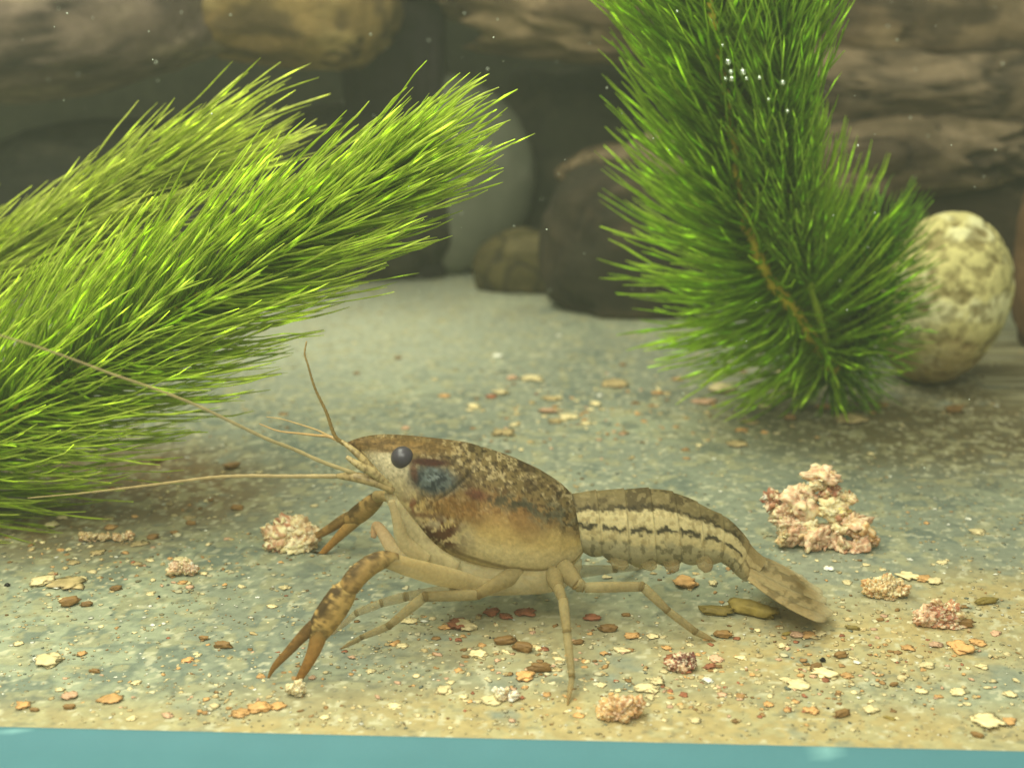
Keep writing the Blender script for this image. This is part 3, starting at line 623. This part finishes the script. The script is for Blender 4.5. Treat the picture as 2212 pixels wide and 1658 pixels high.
    leg([(1190, 1250, 11.0, 18), (1150, 1262, 11.4, 10), (1105, 1262, 11.8, 8), (1060, 1262, 12.1, 6), (1030, 1245, 12.2, 3)], 180, al=.5)
    leg([(1230, 1235, 11.0, 16), (1330, 1228, 11.5, 9), (1395, 1222, 11.9, 8), (1440, 1236, 12.0, 5), (1462, 1238, 12.05, 3)], 200, al=.4)
    # swimmerets below the abdomen
    for i, (x, y, x1, y1) in enumerate([(1330, 1206, 1352, 1238), (1392, 1206, 1412, 1240), (1446, 1206, 1458, 1246), (1520, 1206, 1528, 1246)]):
        for dY in (-.16, .12):
            limb([(x-8, y-4, YB+dY, 14), ((x+x1)/2, (y+y1)/2-6, YB+dY*1.2, 17), (x1, y1-12, YB+dY*1.3, 8)], (176, 158, 110), (158, 128, 82) if i > 1 else (176, 158, 112), al=.35, sides=10, n=16, flat=.4, seed=220+i)
    mb.build('body', M_cray, root)
    # --- eyes
    def eye(c, r):
        V, f = ico(4); m_ = MB(); m_.add(V*r+c, f); return m_.build('eye', M_eye, root)
    e = surf(868, 993); eye(e+np.array([0, .045, 0]), .094)
    eye(np.array([e[0], 2*YB-e[1]-.07, e[2]-.03]), .09)
    # --- feelers
    def feeler(name, pts, r0, r1, al0=1.0, al1=1.0, c=(178, 146, 92), n=80):
        P = np.array([np.append(at(x, y, Y), 0) for x, y, Y in pts]); P = resample(P, n)
        t = np.linspace(0, 1, n); V, f = tube(P[:, :3], (r0+(r1-r0)*t**.7)*(1+.10*np.sin(np.arange(n)*1.9)), 8)
        C = np.concatenate([np.tile(lin(c), (len(V), 1)), np.concatenate([np.repeat(al0+(al1-al0)*t, 8), [al0, al1]])[:, None]], 1)
        m_ = MB(); m_.add(V, f, C); return m_.build(name, M_feeler, root)
    feeler('antenna', [(800, 1035, 10.55), (760, 1020, 10.5), (696, 997, 10.45), (635, 970, 10.4), (580, 949, 10.3), (508, 915, 10.2), (424, 875, 10.05), (330, 838, 9.9), (243, 808, 9.75), (139, 769, 9.6), (69, 745, 9.5), (0, 724, 9.4), (-120, 690, 9.2)], .019, .007, .85, .4, (176, 156, 108))
    feeler('antenna', [(815, 1042, 10.75), (768, 1030, 10.7), (702, 1028, 10.7), (609, 1028, 10.7), (543, 1027, 10.7), (463, 1030, 10.75), (380, 1040, 10.8), (300, 1050, 10.85), (180, 1064, 10.9), (60, 1075, 10.9)], .023, .006, .85, .35, (178, 154, 104))
    feeler('antennule', [(752, 962, 10.9), (738, 955, 10.88), (723, 941, 10.85), (705, 891, 10.8), (680, 838, 10.75), (664, 785, 10.7), (658, 764, 10.7), (662, 737, 10.7)], .020, .006, 1, .9, (156, 128, 76))
    feeler('antennule', [(760, 968, 10.95), (715, 944, 11.0), (683, 940, 11.1), (649, 936, 11.2), (600, 930, 11.3), (560, 915, 11.35)], .018, .006, .95, .7, (184, 150, 98))
    feeler('antennule', [(740, 955, 10.95), (700, 936, 11.1), (683, 928, 11.15), (640, 914, 11.25), (605, 904, 11.3), (575, 900, 11.3)], .014, .005, .9, .65, (184, 156, 104))
    # antennal scales and stalks: narrow blades from the cheek towards the rostrum tip
    for (pts, r, c) in [([(838, 1050, 10.6), (800, 1008, 10.58), (765, 974, 10.6), (738, 952, 10.65)], .030, (168, 146, 96)), ([(845, 1052, 10.5), (808, 1022, 10.45), (775, 1004, 10.42), (748, 986, 10.42)], .034, (176, 154, 104)),
                        ([(850, 1060, 10.5), (815, 1042, 10.48), (770, 1030, 10.5), (728, 1027, 10.55)], .042, (164, 140, 92))]:
        P = np.array([at(*p) for p in pts]); P = resample(P, 40); t = np.linspace(0, 1, 40)
        V, f = tube(P, r*np.sin(np.pi*np.clip(t*.8+.12, 0, 1))**.6, 10, 1.3)
        px, py, _ = proj(V); C = np.tile(lin(c), (len(V), 1)); C = mixc(C, lin((104, 84, 50)), sstep(.5, .6, n2(px+py, py-px*.5, 8, 77))*.7)
        m_ = MB(); m_.add(V, f, np.concatenate([C, np.full((len(C), 1), .95)], 1)); m_.build('antennal_scale', M_feeler, root)
    return root
build_crayfish()

# ------------------------------------------------------------------ food clumps, flakes and sediment
CREAM, PALE, PINK, ORG, RED, BRN, OLV, BLK, WHT, TAN = (228, 208, 154), (210, 198, 156), (210, 168, 132), (208, 160, 100), (158, 98, 66), (140, 106, 60), (142, 122, 58), (30, 26, 22), (240, 236, 214), (194, 170, 118)
def chip(mb, c, r, colr, seed, flatz=.6, sub=1, rough=.35):
    V, f = ico(sub); r_ = np.random.default_rng(seed)
    R = np.linalg.qr(r_.normal(size=(3, 3)))[0]
    d = 1+rough*(fbm(V*1.6+seed*1.37, 1.0, 2, seed)-.5)*2
    P = (V*d[:, None]*np.array([1, r_.uniform(.4, .9), r_.uniform(.15, .45)]))@R.T*r
    P[:, 2] *= flatz; P = P+c; P[:, 2] = np.maximum(P[:, 2], .004)
    C = lin(colr)*(1+.25*(fbm(V*2+seed, 1.5, 2, seed+5)-.5))[:, None]
    mb.add(P, f, C)
def lump(mb, c, r, colr, seed, col2, sub=4, stretch=None):
    """one crumbly bit: irregular, pitted, with ragged rim"""
    V, f = ico(sub); r_ = np.random.default_rng(seed)
    d = 1+.95*(fbm(V*1.1+seed*.37, 1.0, 2, seed)-.5)*2*.8+.5*(fbm(V*3.1+seed*.11, 1.0, 3, seed+3)-.5)*2+.28*(fbm(V*9+seed*.2, 1.0, 2, seed+7)-.5)*2
    P = V*np.clip(d, .25, 2)[:, None]*(np.array(stretch) if stretch is not None else np.array([1, .8, r_.uniform(.55, .9)]))
    q = r_.normal(0, .5, 2); ca, sa = math.cos(q[0]), math.sin(q[0]); P = np.stack([P[:, 0]*ca-P[:, 1]*sa, P[:, 0]*sa+P[:, 1]*ca, P[:, 2]], -1)
    ca, sa = math.cos(q[1]), math.sin(q[1]); P = np.stack([P[:, 0]*ca-P[:, 2]*sa, P[:, 1], P[:, 0]*sa+P[:, 2]*ca], -1)*r
    P = P+c; P[:, 2] = np.maximum(P[:, 2], .004+.01*vnoise(P*40, seed))
    m = fbm(V*2.2+seed, 1.0, 3, seed+5); m2 = fbm(V*6+seed, 1.0, 3, seed+6)
    C = np.empty(P.shape); C[:] = lin(colr); C = mixc(C, lin(col2), sstep(.48, .6, m)*.8); C = mixc(C, lin((240, 224, 182)), sstep(.56, .64, m2)*.7); C = mixc(C, lin((150, 100, 70)), sstep(.44, .36, m2)*.6)
    mb.add(P, f, C)
def clump(px, py, wpx, hpx, seed, label, n=120, pal=(PINK, CREAM, (204, 172, 124), (236, 218, 172), (178, 124, 90)), name='food_clump', outline=None):
    base = gp(px, py+hpx*.40); s = proj(base)[2]/F
    r_ = np.random.default_rng(seed); mb = MB()
    if outline is None:
        outline = []
        for k in range(int(7+wpx*hpx/300)):
            a = r_.uniform(0, 6.283); q = math.sqrt(r_.uniform(0, 1))
            x, y = px+math.cos(a)*q*wpx*.40, py-hpx*.02+math.sin(a)*q*hpx*.36
            outline.append((x, y, hpx*r_.uniform(.22, .46), pal[int(r_.integers(len(pal)))]))
    for k, (x, y, rr, cc) in enumerate(outline):
        zz = max(.0, (py+hpx*.40-y))*s; lean = zz*.40                     # a low heap: higher bits also sit farther back
        Yk = base[1]+lean; c = at(x, y, Yk)
        lump(mb, c, rr*s, cc, seed*100+k, pal[int(r_.integers(len(pal)))], sub=4 if rr > 12 else 3)
        for j in range(int(r_.integers(3, 8))):
            dv = r_.normal(size=3); dv /= np.linalg.norm(dv); dv[1] = -abs(dv[1])
            chip(mb, c+dv*rr*s*r_.uniform(.7, 1.1), rr*s*r_.uniform(.10, .30), pal[int(r_.integers(len(pal)))], seed*1000+k*10+j, flatz=1, sub=2, rough=.9)
    o = mb.build(name, M_food, None, True)
    tag(o, label, 'fish food')
    me = o.data; off = Vector(base*U); co = np.empty(len(me.vertices)*3); me.vertices.foreach_get('co', co)
    co = co.reshape(-1, 3)-np.array(off); me.vertices.foreach_set('co', co.ravel()); me.update(); o.location = off
    return o
clump(1765, 1112, 205, 190, 301, 'large crumbly pink and cream food clump lying behind the crayfish tail', n=260,
      outline=[(1776, 1030, 34, PINK), (1768, 1042, 26, CREAM), (1790, 1058, 24, (176, 112, 84)), (1668, 1080, 24, (128, 66, 44)), (1658, 1072, 12, WHT), (1690, 1105, 24, PINK), (1700, 1125, 30, PINK), (1728, 1085, 34, PINK), (1795, 1092, 30, CREAM), (1812, 1105, 26, (236, 214, 130)), (1782, 1104, 24, CREAM),
               (1838, 1130, 30, PINK), (1862, 1150, 26, ORG), (1880, 1165, 16, ORG), (1850, 1180, 26, PINK), (1860, 1200, 16, ORG), (1866, 1222, 13, TAN), (1810, 1172, 30, PINK), (1760, 1160, 30, PINK), (1715, 1150, 30, PINK), (1690, 1158, 18, TAN), (1742, 1140, 26, CREAM), (1806, 1140, 24, CREAM), (1742, 1062, 22, PINK), (1824, 1075, 22, TAN)])
clump(628, 1160, 96, 66, 311, 'small pale pink food clump touched by the far pincer', n=150)
clump(1912, 1272, 86, 46, 321, 'small orange-cream food crumb heap near the tail fan tip', n=90, pal=(TAN, CREAM, (206, 170, 116), ORG, TAN))
clump(390, 1228, 60, 38, 331, 'small jagged cream food crumb with pinkish core on bare floor', n=60, pal=(PINK, CREAM, TAN, WHT, PINK))
clump(225, 1160, 170, 22, 341, 'wide flat tan crumb patch below the bright plume', n=120, pal=(TAN, TAN, (186, 158, 108), (206, 172, 116), (176, 136, 92)))
clump(1348, 1532, 125, 52, 351, 'orange-pink food lump close to the turquoise strip', n=80, pal=((196, 138, 84), ORG, (176, 132, 76), PINK, BRN))
clump(1090, 1500, 60, 30, 361, 'little white and pink crumb between the middle leg and the near pincer', n=50, pal=(PINK, WHT, CREAM, PALE, PINK))
clump(2030, 1330, 90, 56, 371, 'reddish food lump with a pale top on the tan deposit', n=90, pal=((190, 132, 92), PINK, (184, 150, 104), TAN, (166, 104, 76)))
clump(640, 1492, 40, 32, 381, 'small cream crumb under the tip of the near pincer', n=30, pal=(CREAM, CREAM, TAN, PALE, TAN))
clump(1470, 1432, 56, 38, 391, 'dark red and pink crumb pair in front of the rear walking leg', n=40, pal=((116, 56, 44), PINK, (150, 84, 64), PINK, (90, 40, 32)))

# single flakes: (px, py, width px, flatness, colour, kind)
KIND = {
 'c': (CREAM, 'cream_flake', 'cream food flake', 'cream flakes'),
 'w': (WHT, 'white_flake', 'white flake', 'white flakes'),
 'o': (ORG, 'orange_flake', 'orange food flake', 'orange flakes'),
 'r': (RED, 'red_flake', 'dark red food flake', 'dark red flakes'),
 'p': (PINK, 'pink_flake', 'pink food flake', 'pink flakes'),
 'b': (BRN, 'brown_pellet', 'brown pellet', 'brown pellets'),
 'v': (OLV, 'olive_stem_scrap', 'olive plant stem scrap', 'olive stem scraps'),
 'k': (BLK, 'black_speck', 'black speck', 'black specks'),
 't': (TAN, 'tan_flake', 'flat tan flake', 'tan flakes'),
}
FL = """w 120 1262 34;c 92 1258 40;t 150 1262 60;c 175 1252 22;b 150 1306 42;b 250 1274 24;b 187 1308 26;c 110 1135 26;c 135 1118 24;t 232 1120 26;t 292 1217 20;c 385 1208 26;c 440 1238 18;o 395 1258 20;c 326 1282 18;k 16 1265 11;k 344 1289 6
w 556 1290 10;c 616 1270 20;c 586 1310 20;r 618 1286 8;c 130 1490 20;c 105 1428 50;w 85 1425 26;p 150 1505 30;b 150 1530 26;o 240 1512 46;b 205 1452 22;o 175 1412 20;b 440 1380 20;b 482 1398 36;o 405 1426 24;r 408 1428 12;c 295 1475 18;p 360 1545 24;o 50 1525 30;b 75 1535 20;c 285 1552 20
b 500 1012 34;b 340 998 26;b 512 1100 26;b 378 1153 20;b 330 1163 24;b 412 1132 22;t 410 1118 24;c 560 1020 14;b 700 1030 8
o 960 855 22;c 938 820 14;c 1150 820 44;p 1105 818 22;c 1082 850 34;r 1060 858 20;c 1022 880 24;c 1015 886 14;c 1225 902 34;p 1180 890 34;t 1200 910 30;c 1285 873 26;w 1295 855 12;o 1420 850 26;o 1462 820 22;c 1560 845 50;p 1520 868 40;t 1190 862 34;c 1110 918 22;o 1100 930 20;t 1085 935 40;c 1265 915 26;o 1390 910 14;p 875 925 16;w 1072 770 20;b 860 775 14;b 770 808 14;t 1330 830 50;c 1205 860 18;c 1510 962 14;t 1620 912 30;b 1705 905 24;t 1590 960 40;o 1600 930 24
r 1060 1325 32;r 1092 1332 26;r 1134 1324 38;b 1035 1330 12;c 1005 1352 50;r 988 1352 44;o 960 1356 22;c 885 1340 26;c 870 1395 28;c 1035 1415 36;b 1090 1390 44;b 1130 1405 44;b 1165 1448 46;o 1135 1462 40;b 1004 1420 16;k 1058 1378 5;b 1248 1390 24;r 1280 1336 34;b 1352 1330 18;b 1312 1362 38;o 1365 1375 30;c 1410 1375 26;c 1342 1405 34;p 1345 1406 20;r 1175 1402 18;c 960 1492 30;p 950 1494 20;c 1062 1512 40;c 1000 1505 16;c 1405 1505 24
r 1448 1425 36;r 1535 1440 26;p 1545 1425 26;c 1420 1470 30;c 1400 1488 44;w 1530 1470 20;r 1480 1450 22;o 1440 1400 22;c 1490 1392 16;v 1545 1326 70;v 1620 1325 110;b 1560 1375 36;c 1570 1368 24;r 1590 1378 14;o 1745 1372 30;c 1770 1370 24;p 1720 1372 30;v 1700 1370 26;v 1840 1358 30;b 1900 1340 16;k 1776 1428 14;b 1815 1418 28;b 1762 1444 30;c 1780 1455 44;o 1830 1460 22;w 1850 1430 16;c 1700 1470 26;c 1725 1480 40;o 1752 1535 26;b 1818 1545 34;c 2065 1495 30;c 1990 1493 26;c 2130 1560 60;o 2180 1560 30;b 2110 1590 26;o 2112 1388 30;c 2000 1440 30;o 2075 1402 50;p 2020 1395 26;v 2130 1302 50;b 2080 1352 44;b 2060 1340 20;v 1920 1552 24;c 1880 1535 34;k 1788 1530 6;c 1910 1500 10
c 1960 1246 40;o 1995 1252 34;c 2020 1258 30;c 1905 1230 12;w 1842 1166 12;w 1790 1228 20;c 1830 1258 20;o 2000 1130 14;c 2110 1150 34;w 2090 1120 12;c 1870 1220 14;w 1965 1208 10;c 2035 1215 20;c 1880 980 14;o 1650 935 16;c 1540 1260 20;o 1480 1262 50;c 1310 1246 16;c 1690 806 26;c 1742 812 30;c 1765 800 20;t 1700 850 40;c 1650 880 26;t 1840 905 60;o 1780 880 30;b 1900 880 30;b 2060 890 40;b 620 925 10;t 210 1195 30;t 300 1175 34;t 160 1215 26;o 240 1140 24;c 1690 1395 22;o 1960 1400 26;c 1600 1420 20;c 2120 1440 22;o 1250 1545 24;c 1500 1555 26;c 850 1525 24;o 520 1540 34;o 560 1530 40;o 600 1526 30;c 900 1545 18;c 700 1550 20;p 760 1420 16;c 800 1450 18;w 330 1350 12;c 40 1390 22;w 680 1330 10;c 1300 1480 20;p 1560 1500 22;o 1660 1520 24;c 1640 1475 18;b 1930 1480 20;c 2180 1500 24;p 2150 1370 24;c 900 1460 16;o 1180 1500 18"""
LAND = [(1765, 1110, 'beside the large pink food clump'), (1912, 1275, 'near the tail fan tip'), (1600, 1330, 'in front of the tail fan'), (1232, 1420, 'around the middle walking leg'), (1480, 1400, 'in front of the rear walking leg'), (900, 1370, 'under the folded front walking leg'),
        (620, 1440, 'beside the near pincer'), (640, 1200, 'near the far pincer'), (430, 1080, 'under the crayfish antennae'), (225, 1160, 'around the wide tan crumb patch'), (60, 1270, 'by the black speck below the bright plume'), (390, 1228, 'by the jagged cream crumb'), (300, 1420, 'on the bare floor ahead of the near pincer'),
        (200, 1540, 'along the turquoise strip ahead of the crayfish'), (1000, 1540, 'along the turquoise strip below the crayfish'), (1900, 1560, 'along the turquoise strip behind the crayfish'), (2030, 1330, 'around the reddish food lump'), (1780, 1430, 'on the tan deposit below the tail'),
        (1300, 900, 'on the blue-grey floor behind the crayfish back'), (1000, 860, 'on the pale floor behind the crayfish head'), (1550, 880, 'at the foot of the upright plant'), (2000, 1180, 'on the open floor beyond the tail')]
def place(x, y): return min(LAND, key=lambda l: (l[0]-x)**2+(2*(l[1]-y))**2)[2]
def flake(kind, x, y, wpx, i):
    colr, name, label, group = KIND[kind]; c = gp(x, y); s = proj(c)[2]/F; r = wpx*s/2
    r_ = np.random.default_rng(900+i); sub = 3
    V, f = ico(sub); a = r_.uniform(-.5, .5)
    if kind in 'bv':                                   # pellets and stem scraps: blunt rods
        V = np.sign(V)*np.abs(V)**.75; dim = np.array([1.0, .34 if kind == 'v' else .5, .26 if kind == 'v' else .42])
        d = 1+.5*(fbm(V*2.2+i, 1, 3, i)-.5)*2
    else:
        dim = np.array([1.0, r_.uniform(.75, 1.2), r_.uniform(.12, .28)]); d = 1+.70*(fbm(V*1.4+i*.7, 1, 2, i)-.5)*2+.55*(fbm(V*4.5+i*.3, 1, 2, i+9)-.5)*2
        if kind == 'k': dim = np.array([1, .8, .6])
        if kind == 't': dim[2] = .12; d = d+.5*(fbm(V*8+i*.3, 1, 2, i+19)-.5)*2
    P = V*d[:, None]*dim*r; P = np.stack([P[:, 0]*math.cos(a)-P[:, 1]*math.sin(a), P[:, 0]*math.sin(a)+P[:, 1]*math.cos(a), P[:, 2]], -1)
    P[:, 2] -= P[:, 2].min()*.8; P = P+c; P[:, 2] = np.maximum(P[:, 2], .002)
    C = lin(colr)*(r_.uniform(.7, .9) if kind == 't' else r_.uniform(.75, 1.1))*(1+.5*(fbm(V*1.5+i, 1.2, 3, i+3)-.5))[:, None]
    o = mesh_obj(name, P, f, M_flake, C=np.concatenate([C, np.ones((len(C), 1))], 1), origin=(c[0], c[1], 0))
    label = ('tiny ' if wpx < 17 else 'small ' if wpx < 32 else 'larger ')+label+' '+place(x, y)
    tag(o, label, 'stem scrap' if kind == 'v' else 'speck' if kind == 'k' else 'pellet' if kind == 'b' else 'food flake', group)
i = 0
for rec in FL.replace('\n', ';').split(';'):
    k, x, y, wd = rec.split(); i += 1
    if float(wd) > 4: flake(k, float(x), float(y), float(wd), i)

def sediment():
    mb = MB(); r_ = np.random.default_rng(5)
    pal = [lin(c) for c in (CREAM, PALE, WHT, TAN, ORG, BRN, (150, 140, 104), (176, 166, 124), (110, 116, 100))]
    wts = np.array([.14, .18, .08, .2, .03, .05, .12, .15, .05])
    V0, f0 = ico(1)
    for k in range(8200):
        px = r_.uniform(-120, 2330); py = 640+r_.beta(1.5, 1.0)*(1600-640)
        if py > 1560+px*.024: continue
        dn = float(n2(np.array([px]), np.array([py*2]), 150, 6)[0])
        if dn < .40 and r_.uniform() < .8: continue
        c = gp(px, py); s = proj(c)[2]/F; r = (1.8+8.5*r_.beta(1, 6))*s*r_.uniform(.8, 1.3)
        P = V0*(1+.45*r_.uniform(-1, 1, (len(V0), 1)))*np.array([1, r_.uniform(.6, 1.2), r_.uniform(.12, .35)])*r
        a = r_.uniform(0, 3.14); P = np.stack([P[:, 0]*math.cos(a)-P[:, 1]*math.sin(a), P[:, 0]*math.sin(a)+P[:, 1]*math.cos(a), P[:, 2]], -1)+c
        P[:, 2] = np.maximum(P[:, 2]+.004, .003)
        mb.add(P, f0, np.append(pal[r_.choice(len(pal), p=wts)]*r_.uniform(.7, 1.1), r_.uniform(.55, 1)))
    V2, f2 = ico(2); pal2 = [lin(c) for c in (CREAM, TAN, ORG, PINK, BRN, PALE, RED, (168, 128, 78))]; w2 = np.array([.24, .2, .14, .1, .1, .12, .04, .06])
    zones = [(1550, 1480, 650, 90, 420), (1900, 1400, 330, 80, 150), (1300, 900, 330, 90, 130), (250, 1230, 260, 90, 110), (500, 1480, 480, 90, 130), (1080, 1400, 260, 70, 110), (1500, 1240, 600, 60, 50), (300, 1060, 220, 60, 50)]
    for (zx, zy, sx, sy, cnt) in zones:
        for k in range(cnt):
            px, py = zx+sx*r_.normal(0, .5), zy+sy*r_.normal(0, .55)
            if py > 1555+px*.024 or px < -60 or px > 2280: continue
            c = gp(px, py); s = proj(c)[2]/F; r = (3.5+8*r_.beta(1.2, 3.5))*s; sd = int(r_.integers(1e6))
            d = 1+.9*(vnoise(V2*1.7+sd*.013, 3)-.5)*2*.7+.5*(vnoise(V2*4.5+sd*.017, 5)-.5)*2
            P = V2*d[:, None]*np.array([1, r_.uniform(.5, 1.1), r_.uniform(.2, .5)])*r
            a = r_.uniform(0, 3.14); P = np.stack([P[:, 0]*math.cos(a)-P[:, 1]*math.sin(a), P[:, 0]*math.sin(a)+P[:, 1]*math.cos(a), P[:, 2]], -1)+c
            P[:, 2] = np.maximum(P[:, 2]+.1*r, .002)
            cc = pal2[r_.choice(len(pal2), p=w2)]*r_.uniform(.7, 1.05)*(1+.4*(vnoise(V2*2+sd*.01, 9)-.5))[:, None]
            mb.add(P, f2, np.concatenate([cc, np.full((len(P), 1), 1.0)], 1))
    o = mb.build('sediment', M_sed); tag(o, 'fine pale crumbs and dust strewn over the tank floor', 'sediment', kind='stuff')
sediment()
def floating():
    mb = MB(); r_ = np.random.default_rng(8); V0, f0 = ico(1)
    for k in range(230):
        px, py, Y = r_.uniform(0, 2211), r_.uniform(0, 1100), r_.uniform(11.5, 22)
        c = at(px, py, Y)
        if c[2] < .1: continue
        r = r_.uniform(.8, 2.6)*proj(c)[2]/F; mb.add(V0*r*r_.uniform(.6, 1.3, 3)+c, f0, np.append(lin((214, 220, 200)), r_.uniform(.35, .9)))
    tag(mb.build('floating_dust', M_sed), 'tiny pale particles drifting in the cloudy water', 'particles', kind='stuff')
floating()
def bubble(x, y, Y, rpx, label, group):
    c = at(x, y, Y); r = rpx*proj(c)[2]/F; V, f = ico(3); o = mesh_obj('air_bubble', V*r+c, f, M_bubble, origin=c); tag(o, label, 'air bubble', group)
for (x, y, rp) in [(1572, 133, 8), (1578, 155, 6), (1566, 170, 5), (1604, 155, 8), (1580, 170, 7), (1612, 170, 5), (1640, 168, 6), (1690, 178, 7), (1510, 70, 5), (1535, 45, 5), (1462, 25, 4), (1700, 240, 5), (1660, 215, 5), (1486, 15, 4), (1560, 98, 4)]:
    bubble(x, y, 14.1, rp, 'tiny shiny air bubble clinging to the tall upright plant', 'bubbles on the upright plant')
c_ = gp(1687, 1168, .06); bubble(1687, 1166, c_[1]-.02, 14, 'bright flat air bubble at the edge of the large food clump', None)

# ------------------------------------------------------------------ cloudy water
def haze():
    bm = bmesh.new(); bmesh.ops.create_cube(bm, size=1.0); me = bpy.data.meshes.new('haze'); bm.to_mesh(me); bm.free()
    o = bpy.data.objects.new('haze', me); col.objects.link(o)
    o.scale = (.72, .36, .115); o.location = (0, .125, .0475)
    m, nt, out = new_mat('cloudy_water')
    v = N(nt, 'ShaderNodeVolumePrincipled'); v.inputs['Color'].default_value = (.86, .92, .72, 1); v.inputs['Density'].default_value = 0.32; v.inputs['Anisotropy'].default_value = 0.3
    nt.links.new(v.outputs[0], out.inputs['Volume']); me.materials.append(m)
    tag(o, 'slightly cloudy green-tinted water filling the tank', 'water', kind='stuff')
haze()
